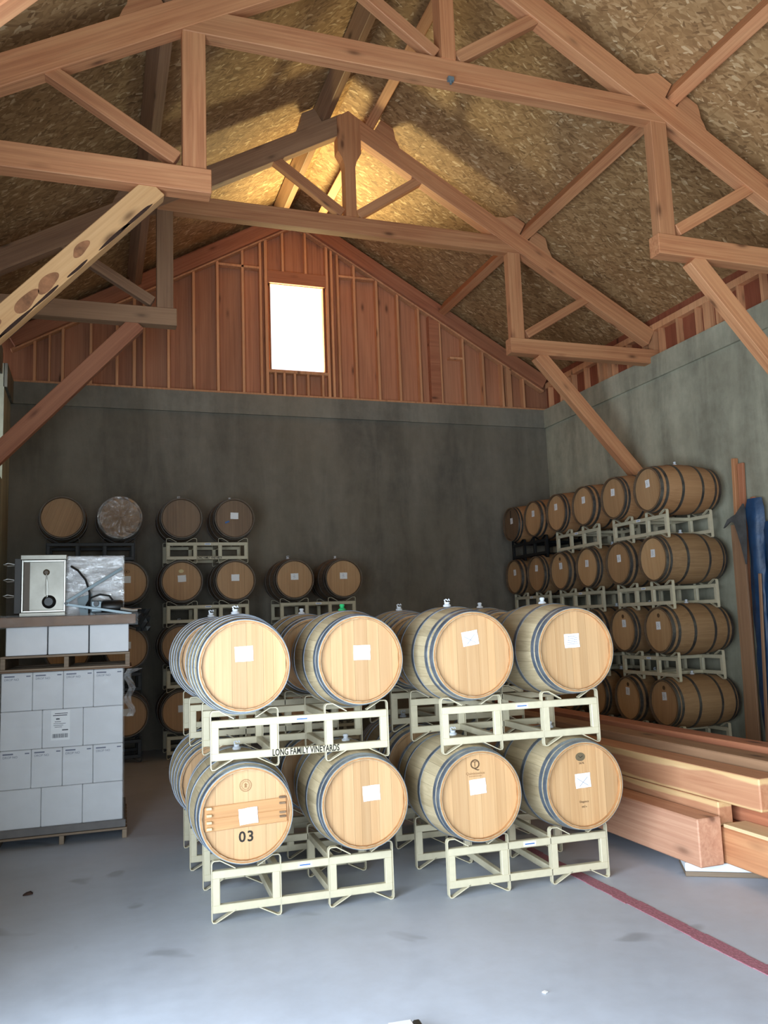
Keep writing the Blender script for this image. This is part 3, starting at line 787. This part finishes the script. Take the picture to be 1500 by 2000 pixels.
# --- the stacks along the right wall
G2 = 'barrels racked along the right wall'; G3 = 'racks along the right wall'
ordn = ['first', 'second', 'third', 'fourth', 'fifth', 'sixth']
tiern = ['bottom', 'second', 'third', 'top']
RX0 = 6.84
for si, ymax in enumerate((9.86, 11.385, 12.87)):
    for tier in range(4):
        black = si == 2 and tier == 3
        rk = rack(('black' if black else 'cream')+' steel rack under the %s tier of right wall barrels, %s' % (tiern[tier], ('nearest the camera', 'middle stack', 'next to the back wall')[si]),
                  (RX0, ymax, tier*TP), -PI/2, 'blackst' if black else 'cream', G3, stencil=None, sticker=not black)
        for i in range(2):
            y = ymax-B0-i*BS; n = 5-(si*2+(1-i)) # 0 = nearest the back wall
            pos = si*2+(1-i)                     # 0 = nearest the camera
            c = (RX0-.115+HL, y+random.uniform(-.003, .003), tier*TP+BC)
            top = tier == 3
            lb = 'oak barrel in the %s tier along the right wall, %s from the near end' % (tiern[tier], ordn[pos])
            hd = 'head_dark' if (top and pos == 5) else 'head_red' if (tier + pos) % 3 == 0 or top else 'head'
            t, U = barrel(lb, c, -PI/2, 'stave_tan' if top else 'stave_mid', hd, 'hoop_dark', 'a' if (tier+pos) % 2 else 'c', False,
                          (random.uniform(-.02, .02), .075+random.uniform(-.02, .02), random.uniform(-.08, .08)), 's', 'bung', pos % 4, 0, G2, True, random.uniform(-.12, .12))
            if tier in (0, 1) and pos in (0, 1) or (tier == 2 and pos == 3):
                obj('burnt_stamp', MB().lathe([(.0001, -.001), (.027, -.001), (.027, 0)], 20), M['burn'], t, U @ T(0, HY-.0008, .185))
            if top and pos == 5:
                obj('dark_streak', MB().box(-.012, .012, -.001, 0, .1, .24), M['stencil'], t, U @ T(-.03, HY-.0006, 0))

# --- the stacks along the back wall
G4 = 'barrels racked along the back wall'; G5 = 'racks along the back wall'
YB = 12.05
for si, (x0s, tiers) in enumerate((((-.565, -.565, -.57, -.66), 4), ((.938, .938, .94, .938), 4), ((2.57, 2.57, 2.575), 3))):
    sn = ('left', 'middle', 'right')[si]
    for tier in range(tiers):
        black = si == 0
        rack('%s steel rack under the %s tier of back wall barrels, %s stack' % ('black' if black else 'cream', tiern[tier], sn), (x0s[tier], YB+.115, tier*TP), 0,
             'blackst' if black else 'cream', G5, sticker=not black, stencil=(Z0+TB/2, .048, 1.0) if (si, tier) == (1, 3) else None)
        for i in range(2):
            c = (x0s[tier]+B0+i*BS, YB+HL, tier*TP+BC)
            lb = 'oak barrel in the %s tier at the back wall, %s of the %s stack' % (tiern[tier], ('left', 'right')[i], sn)
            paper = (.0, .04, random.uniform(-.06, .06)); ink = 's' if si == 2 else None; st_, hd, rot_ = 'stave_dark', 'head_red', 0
            if (si, tier) == (0, 3): paper = None; rot_ = .35; lb = ('bare oak barrel with slanting head planks, top left at the back wall', 'barrel wrapped in crinkled clear film, top tier at the back wall')[i]
            if (si, tier) == (1, 3):
                hd = 'head_dark'
                if i == 0: paper = None; lb = 'dark headed barrel without a label in the top tier at the back wall'
                else: lb = 'dark headed barrel with a small label in the top tier at the back wall'
            t, U = barrel(lb, c, 0, st_, hd, 'hoop_dark', 'a', False, paper, ink, 'bung' if si else None, (si+tier+i) % 4, 0, G4, False, rot_)
            if (si, tier, i) == (0, 3, 1):
                vs = []; fs = []; n, mm_ = 36, 7; rr = random.Random(4)
                for a in range(mm_+1):
                    for k in range(n):
                        r = .30*(a/mm_)+.001; an = 2*PI*k/n
                        y = -HL-.015-(0 if a == mm_ else rr.uniform(-.014, .05))
                        vs.append((r*math.cos(an), y, r*math.sin(an)))
                for k in range(n): vs.append((.322*math.cos(2*PI*k/n), -HL+.16, .322*math.sin(2*PI*k/n)))
                for a in range(mm_+1):
                    for k in range(n): fs.append((a*n+k, a*n+(k+1) % n, (a+1)*n+(k+1) % n, (a+1)*n+k))
                obj('film_wrap', MB().add(vs, fs), M['film_dense'], t, U)['label'] = 'crinkled clear plastic film over the head'
            if (si, tier, i) == (1, 2, 0):
                obj('oval_sticker', MB().lathe([(.0001, -.001), (.036, -.001), (.036, 0)], 20), M['brass'], t, U @ T(-.01, HY-.0008, .145) @ Matrix.Diagonal((1, 1, .72, 1)))
            if (si, tier, i) == (0, 2, 1):
                obj('burnt_stamp', ring.mesh('burnt_stamp'), M['burn'], t, U @ T(0, HY-.0014, .15) @ Matrix.Diagonal((1.2, 1, .7, 1)))
            if (si, tier, i) == (1, 3, 1):
                obj('blue_smear', MB().prism([(-.14, -.05), (-.08, -.03), (-.07, -.05), (-.13, -.075)], -.001, 0), M['blueink'], t, U @ T(0, HY-.0006, 0))

# ------------------------------------------------------------------ pallets of white wine cases on the left
PX0, PX1, PY = -.775, .235, 7.95
PRZ = -.03
def pallet(label, loc_, w, d, h, floor_=False):
    t = thing('pallet', label, 'pallet', loc_, PRZ, 'wooden pallets under the white cases')
    for i in range(7):
        y0 = i*(d-.1)/6
        obj('deck_board', MB().cbox(0, w, y0, y0+.1, h-.018, h, .002), M['pallet'], t)
    for x in (0, w/2-.02, w-.04): obj('stringer', MB().cbox(x, x+.04, .004, d-.004, 0 if floor_ else .018, h-.018, .003), M['pallet'], t)
    for y0 in () if floor_ else (0, d/2-.05, d-.1): obj('bottom_board', MB().cbox(0, w, y0, y0+.1, 0, .018, .002), M['pallet'], t)
    return t
pallet('wooden pallet on the floor under the film-wrapped white cases', (PX0-.03, PY-.03, 0), 1.07, 1.03, .09, True)
def pl(x, y, z): return V(loc((PX0, PY), PRZ, x, y, z))
obj_tray = tag(obj('base_board', MB().cbox(-.02, 1.03, -.02, 1.0, 0, .063, .004), M['side2'], None, T(PX0, PY, .092) @ RZ(PRZ)), 'grey board between the floor pallet and the lowest white cases', 'board')
CH = .327; ZC = .156
rown = ['bottom', 'second', 'third', 'top']
posn = {3: ['left', 'middle', 'right'], 4: ['far left', 'left of centre', 'right of centre', 'far right']}
CASE = {}
def case(w, d, h, label, m4, group, prints=False):
    key = (round(w, 3), round(d, 3), round(h, 3))
    if key not in CASE: CASE[key] = MB().cbox(0, w, 0, d, 0, h, .005).mesh('wine_case')
    o = obj('wine_case', CASE[key], M['case'], None, m4); tag(o, label, 'box', group)
    if prints:
        text('DROP NO', .026, M['greyink'], o, T(.022, -.0008, h-.055) @ RX(PI/2), 'print', 'LEFT')
        obj('print', MB().box(.022, .105, -.0012, 0, h-.034, h-.022), M['greyink'], o)
        obj('print', MB().box(w-.05, w-.015, -.0012, 0, h-.034, h-.024), M['greyink'], o)
    return o
for r in range(4):
    n = 3 if r % 2 == 0 else 4
    w = 1.005/n; dep = .25 if n == 3 else .335
    k = 0; y = 0
    while y+dep < 1.02:
        for i in range(n):
            jy = random.uniform(0, .003); jw = .003
            lb = 'white wine case, %s in the %s row of the film-wrapped stack' % (posn[n][i], rown[r]) if k == 0 else 'white wine case behind the front faces of the film-wrapped stack'
            o = case(w-jw, dep-.004, CH-.003, lb, T(PX0, PY, ZC+r*CH) @ RZ(PRZ) @ T(i*w+jw/2, y+jy, 0), 'white wine cases on the floor pallet', n == 4 and k == 0)
            if k == 0 and (r, i) == (2, 1):
                lbx = tag(obj('shipping_label', MB().box(.07, .225, -.0025, -.001, .06, .315), M['paper'], o), 'white shipping label with barcode')
                rr = random.Random(2); bc = MB(); x = .08
                while x < .205:
                    ww = rr.choice((.001, .002, .004)); bc.box(x, x+ww, -.0032, -.0025, .08, .115); x += ww+rr.choice((.0012, .0022))
                for z, a, b_, hh in ((.285, .1, .205, .006), (.268, .085, .2, .007), (.235, .11, .14, .012), (.215, .1, .15, .005), (.2, .09, .19, .004), (.185, .09, .17, .004), (.17, .1, .16, .004), (.14, .16, .21, .01)):
                    bc.box(a, b_, -.0032, -.0025, z, z+hh)
                obj('barcode', bc, M['ink'], lbx)
        y += dep; k += 1
ZT = ZC+4*CH
# stretch film over the front
def film(nx, nz, w, z0, z1, sag, seed, amp=.01):
    rr = random.Random(seed); vs = []; fs = []
    for j in range(nz+1):
        for i in range(nx+1):
            u = i/nx; v = j/nz
            vs.append((-.01+u*(w+.02), -.012-amp*abs(math.sin(7*v*PI+3*math.sin(u*3)+seed))-rr.uniform(0, amp*.6), z0+(z1-z0)*v+sag*math.sin(u*PI)*v))
    for j in range(nz):
        for i in range(nx): a = j*(nx+1)+i; fs.append((a, a+1, a+nx+2, a+nx+1))
    return MB().add(vs, fs)
fm = film(24, 30, 1.005, 0, 4*CH+.004, 0, 1, .006).mesh('stretch_film', True)
tag(obj('stretch_film', fm, M['film'], None, T(PX0, PY, ZC) @ RZ(PRZ)), 'clear stretch film wrapped over the front of the lower white cases', 'film')
# loose tail of film at the corner
tail = MB(); rr = random.Random(9); vs = []; fs = []
for j in range(11):
    for i in range(4):
        vs.append((.02*i-.03+.022*math.sin(j*1.3)+(.05 if j == 10 else 0)*i*.5, -.02-.03*((i+j) % 2)+rr.uniform(-.01, .01), -.42+.042*j))
for j in range(10):
    for i in range(3): a = j*4+i; fs.append((a, a+1, a+5, a+4))
tag(obj('film_tail', tail.add(vs, fs), M['film_dense'], None, T(*pl(1.06, .03, ZT-.01))), 'crumpled tail of clear film hanging at the corner of the white cases', 'film')
pallet('wooden pallet on top of the film-wrapped cases', (PX0-.01, PY-.02, ZT+.012), 1.07, 1.0, .13)
tag(obj('card_sheet', MB().cbox(-.02, 1.08, -.025, 1.0, 0, .008, .002), M['card'], None, T(PX0, PY, ZT+.002) @ RZ(PRZ)), 'brown card sheet between the wrapped cases and the upper pallet', 'board')
ZU = ZT+.146; UH = .245
for i in range(3):
    w = 1.03/3
    for k in range(3):
        lb = 'white case with plain front, %s in the single row on the upper pallet' % posn[3][i] if k == 0 else 'white case behind the single row on the upper pallet'
        case(w-.01, .32, UH, lb, T(PX0+.03, PY+.0, ZU) @ RZ(PRZ) @ T(i*w, k*.33, 0), 'white cases on the upper pallet')
ZP = ZU+UH
tr = thing('board_slab', 'thick brown board with torn plastic edges lying on the upper white cases', 'board', (PX0, PY, ZP+.002), PRZ)
obj('slab', MB().cbox(-.03, 1.11, -.06, 1.0, 0, .085, .006), M['card'], tr)
obj('torn_film', film(14, 3, 1.15, -.012, .1, 0, 5, .02).mesh('torn_film', True), M['film'], tr, T(-.03, -.07, 0))
ZS = ZP+.09
# stainless cabinet leaning upright on the slab
t = thing('steel_cabinet', 'open stainless steel cabinet with a black knob standing on the brown board', 'cabinet', pl(.14, .06, ZS), PRZ)
cw, ch = .365, .55
obj('back_panel', MB().box(.015, cw-.015, .05, .056, .03, ch-.04), M['stain'], t)
obj('top_rail', MB().cbox(-.01, cw+.01, -.02, .10, ch-.045, ch, .005), M['stain'], t)
obj('bottom_rail', MB().cbox(-.015, cw+.005, -.02, .10, 0, .038, .005), M['stain'], t)
for x in (0, cw-.014): obj('side_trim', MB().cbox(x, x+.014, -.004, .05, .038, ch-.045, .003), M['alu'], t)
obj('cross_trim', MB().cbox(.014, cw-.014, -.002, .01, ch-.062, ch-.048, .002), M['alu'], t)
obj('cross_trim', MB().cbox(.014, cw-.014, -.002, .01, .04, .052, .002), M['alu'], t)
obj('dark_strip', MB().box(.018, .062, .03, .048, .055, ch-.065), M['dial'], t)
obj('side_box', MB().cbox(-.06, -.002, .0, .28, .03, ch-.03, .004), M['side'], t)
for z in (.47, .33, .19): obj('bail', MB().tube([(-.06, .05, z), (-.12, .05, z+.012), (-.155, .05, z), (-.12, .05, z-.014), (-.06, .05, z-.01)], .004, 6), M['alu'], t)
obj('dial', MB().lathe([(.0001, -.02), (.016, -.02), (.028, -.008), (.028, 0)], 20), M['dial'], t, T(.2, .05, .395))
obj('hanging_cord', MB().tube([(.2, .035, .38), (.192, .03, .28), (.194, .03, .2), (.212, .03, .15), (.215, .03, .24), (.207, .03, .33), (.203, .035, .38)], .0022, 5), M['alu'], t)
obj('knob', MB().lathe([(.0001, -.05), (.036, -.05), (.044, -.042), (.046, -.012), (.058, -.004), (.06, 0)], 28).mesh('knob', True), M['rubber'], t, T(.225, .05, .13))
# wrapped carton behind
t = thing('wrapped_carton', 'pale carton in shiny stretch film behind the steel cabinet', 'box', pl(.50, .20, ZS), PRZ)
obj('carton', MB().cbox(0, .50, 0, .5, 0, .22, .006).cbox(0, .50, 0, .5, .222, .54, .006), M['card2'] if 'card2' in M else M['case'], t)
obj('film', film(14, 12, .5, 0, .545, 0, 8, .012).mesh('film', True), M['film_dense'], t)
# folded easel legs
t = thing('folding_stand', 'folding stand of two flat metal bars leaning beside the steel cabinet', 'stand', pl(.515, .02, ZS), PRZ)
beam('bar', (0, 0, .12), (.475, .06, .42), .028, .012, M['greymetal'], t); beam('bar', (.0, -.02, .10), (.56, -.045, .0), .024, .012, M['greymetal'], t)
obj('pivot', MB().lathe([(.0001, -.05), (.014, -.05), (.014, .02), (.0001, .02)], 12), M['rubber'], t, T(.0, 0, .108))
# pump motor
t = thing('pump', 'black pump motor with curved hose lying on the brown board', 'pump', pl(.78, .08, ZS), PRZ)
obj('motor', MB().lathe([(.0001, -.08), (.05, -.08), (.062, -.06), (.062, .09), (.05, .11), (.0001, .11)], 20, 'x', T(.11, 0, .07)).mesh('motor', True), M['rubber'], t)
obj('pump_head', MB().cbox(-.06, .04, -.045, .045, .02, .13, .012), M['greymetal'], t)
obj('cap', MB().lathe([(.0001, -.09), (.022, -.09), (.026, -.04)], 14, 'y', T(-.01, 0, .1)), M['rubber'], t)
obj('foot', MB().cbox(-.02, .24, -.05, .05, 0, .02, .003), M['blackst'], t)
obj('fitting', MB().tube([(.2, -.05, .05), (.3, -.06, .03), (.38, -.05, .035)], .014, 8), M['alu'], t)
obj('hose', MB().tube([(-.11, 0, .06), (-.06, -.02, .155), (.02, -.02, .185), (.1, -.01, .17), (.13, 0, .13)], .009, 8), M['rubber'], t)
t = tag(obj('hose', MB().tube([(0, 0, .45), (.06, -.01, .41), (.13, -.02, .32), (.165, -.02, .2), (.16, -.01, .0)], .010, 8).mesh('hose', True), M['rubber'], None, T(*pl(.545, .13, ZS)) @ RZ(PRZ)), 'thin black hose arching from the steel cabinet to the board', 'hose')
tag(obj('metal_panel', MB().prism([(0, 0), (.11, 0), (.10, .2), (-.03, .16)], 0, .012), M['greymetal'], None, T(*pl(.63, .13, ZS)) @ RZ(PRZ) @ RX(-.12)), 'blue grey metal sheet leaning between the cabinet and pump', 'sheet')
tp = MB(); rr = random.Random(21); vs = []; fs = []
for j in range(6):
    for i in range(5): vs.append((.028*i+rr.uniform(-.01, .01), -.01-.02*((i+j) % 2)+rr.uniform(-.01, .01), -.16+.04*j))
for j in range(5):
    for i in range(4): a = j*5+i; fs.append((a, a+1, a+6, a+5))
tag(obj('black_plastic', tp.add(vs, fs), M['rubber'], None, T(*pl(1.12, .0, ZS))), 'scrap of shiny black plastic hanging off the right end of the brown board', 'plastic')

# ------------------------------------------------------------------ lumber pile on the right
def lumber(label, x0, x1, y0, y1, z0, z1, m):
    c = V(((x0+x1)/2, (y0+y1)/2, (z0+z1)/2))
    o = beam('timber', (c.x, y0, c.z), (c.x, y1, c.z), z1-z0, x1-x0, M[m], None, (0, 0, 1), .008)
    return tag(o, label, 'timber', 'timbers of the lumber pile')
lumber('thick pinkish square timber at the lower front of the lumber pile', 3.80, 3.995, 4.77, 9.4, .092, .405, 'pink')
lumber('brown timber with a pale plank on it, lying right of the pinkish one', 4.022, 4.30, 3.3, 9.2, .092, .325, 'fir')
tag(beam('plank', (4.12, 4.30, .338), (4.12, 4.79, .338), .024, .19, M['plank'], None, (0, 0, 1), .003), 'short pale plank lying on the brown timber end', 'plank')
lumber('small square timber with pale sapwood, sandwiched under the big upper timber', 4.022, 4.14, 4.82, 9.0, .327, .487, 'twotone')
lumber('reddish timber in the shade under the upper front timber', 4.225, 4.42, 3.5, 8.8, .327, .487, 'fir_red')
lumber('big two-tone timber with pale edges on the upper front of the pile', 4.03, 4.25, 4.43, 9.3, .489, .70, 'twotone')
lumber('brown timber with grey top behind the big two-tone one', 4.28, 4.50, 3.6, 9.1, .489, .762, 'oldwood')
lumber('dark red timber at the back of the lumber pile', 4.53, 4.72, 4.0, 9.2, .489, .80, 'fir_red')
lumber('lower rear timber supporting the back of the lumber pile', 4.45, 4.74, 3.6, 9.1, .092, .487, 'fir')
t = thing('foam_block', 'white foam block on a grey board under the near end of the lumber pile', 'block', (4.28, 4.84, 0), -.54)
obj('foam', MB().cbox(-.46, .5, -.17, .17, .034, .090, .004), M['foam'], t)
obj('base_board', MB().cbox(-.46, .5, -.17, .17, 0, .033, .003), M['pallet'], t)
tag(obj('sleeper', MB().cbox(3.8, 4.74, 8.2, 8.4, 0, .090, .006), M['pallet']), 'wooden sleeper under the far end of the lumber pile', 'block')

# ------------------------------------------------------------------ boards and blue tarp against the right wall
def lean(name, label, y, w, d, h, m, x=7.70, lean_=.10, tilt=0.0, cat='board', group=None):
    o = beam(name, (x-lean_, y+tilt, 0.008), (x, y, h), w, d, M[m], None, (0, 1, 0), .004)
    return tag(o, label, cat, group)
lean('upright_board', 'narrow reddish board standing against the right wall beside the barrels', 8.50, .05, .07, 3.72, 'fir', 7.82, .06, .13, group='boards against the right wall')
lean('upright_board', 'wider reddish board standing close to the blue tarp at the right wall', 8.405, .09, .04, 3.64, 'fir_red', 7.83, .06, .13, group='boards against the right wall')
lean('upright_board', 'grey brown plank standing in shade between the barrels and the tarp', 8.43, .21, .03, 2.85, 'oldwood', 7.705, .02, .03, group='boards against the right wall')
# rolled tarp: an irregular standing bundle
vs = []; fs = []; n, mlev = 18, 26; rr = random.Random(14)
for j in range(mlev+1):
    v = j/mlev; z = .01+3.13*v
    for k in range(n):
        a = 2*PI*k/n
        r = (.105+.014*math.sin(3*a+6*v)+.01*math.sin(5*a-11*v)+rr.uniform(-.006, .006))*(1.0 if v < .97 else .8)
        if v < .45: r *= .95
        vs.append((.62*r*math.cos(a)-.02*(1-v), r*math.sin(a)*1.15+.02*math.sin(4*v), z))
for j in range(mlev):
    for k in range(n): fs.append((j*n+k, j*n+(k+1) % n, (j+1)*n+(k+1) % n, (j+1)*n+k))
fs += [tuple(range(n)), tuple(range(mlev*n, mlev*n+n))]
t = thing('tarp_roll', 'tall roll of blue tarp standing against the right wall', 'tarp', (7.74, 8.16, 0))
obj('tarp', MB().add(vs, fs).mesh('tarp', True), M['tarp'], t)
obj('orange_end', MB().sph((0, 0, 3.14), .05, 10, 6, (.6, 1, .5)), M['fir_red'], t)
vs = [(v_[0]*1.05, v_[1]*.9, v_[2]*.9) for v_ in vs]
t2_ = tag(obj('tarp_sheet', MB().add(vs, fs).mesh('tarp_sheet', True), M['tarp'], None, T(7.74, 7.9, 0)), 'second blue tarp bundle at the right edge beside the tall roll', 'tarp')
tag(beam('stick', (7.56, 8.12, .008), (7.64, 8.06, 2.2), .04, .02, M['oldwood'], None, (0, 1, 0), .003), 'thin bare stick standing in front of the blue tarp', 'stick')
fl_ = [(-.02, .02), (-.09, .0), (-.17, -.03), (-.25, -.13), (-.19, -.10), (-.12, -.06), (-.06, -.08), (-.02, -.2), (.03, -.38), (.08, -.62), (.12, -.3), (.14, .05), (.12, .14), (.05, .08)]
tag(obj('tarp_flap', MB().prism([(-x, z) for x, z in fl_], -.012, .012), M['tarp_dark'], None, T(7.66, 8.37, 2.95) @ RZ(PI/2)), 'torn dark grey tarp flap sticking out left of the blue roll', 'tarp')

# ------------------------------------------------------------------ small things on the floor
t = thing('small_case', 'small pale case with a black end lying on the floor at the bottom edge', 'case', (1.19, 3.37, 0), -.09)
obj('case_body', MB().cbox(0, .11, 0, .33, 0, .05, .006), M['case'], t); obj('black_end', MB().cbox(.111, .145, .01, .32, 0, .05, .006), M['rubber'], t)
tag(obj('leaf', MB().prism([(-.03, 0), (-.01, .012), (.02, .018), (.035, .004), (.01, .001)], -.02, .02), M['bark'], None, T(-.44, 6.55, .001)), 'curled dark dry leaf on the floor near the white cases', 'leaf')
tag(obj('paper_scrap', MB().prism([(-.012, 0), (.014, 0), (.01, .004), (-.01, .005)], -.01, .01), M['paper'], None, T(2.05, 3.78, .001) @ RZ(.5)), 'tiny white paper scrap on the open grey floor', 'scrap')
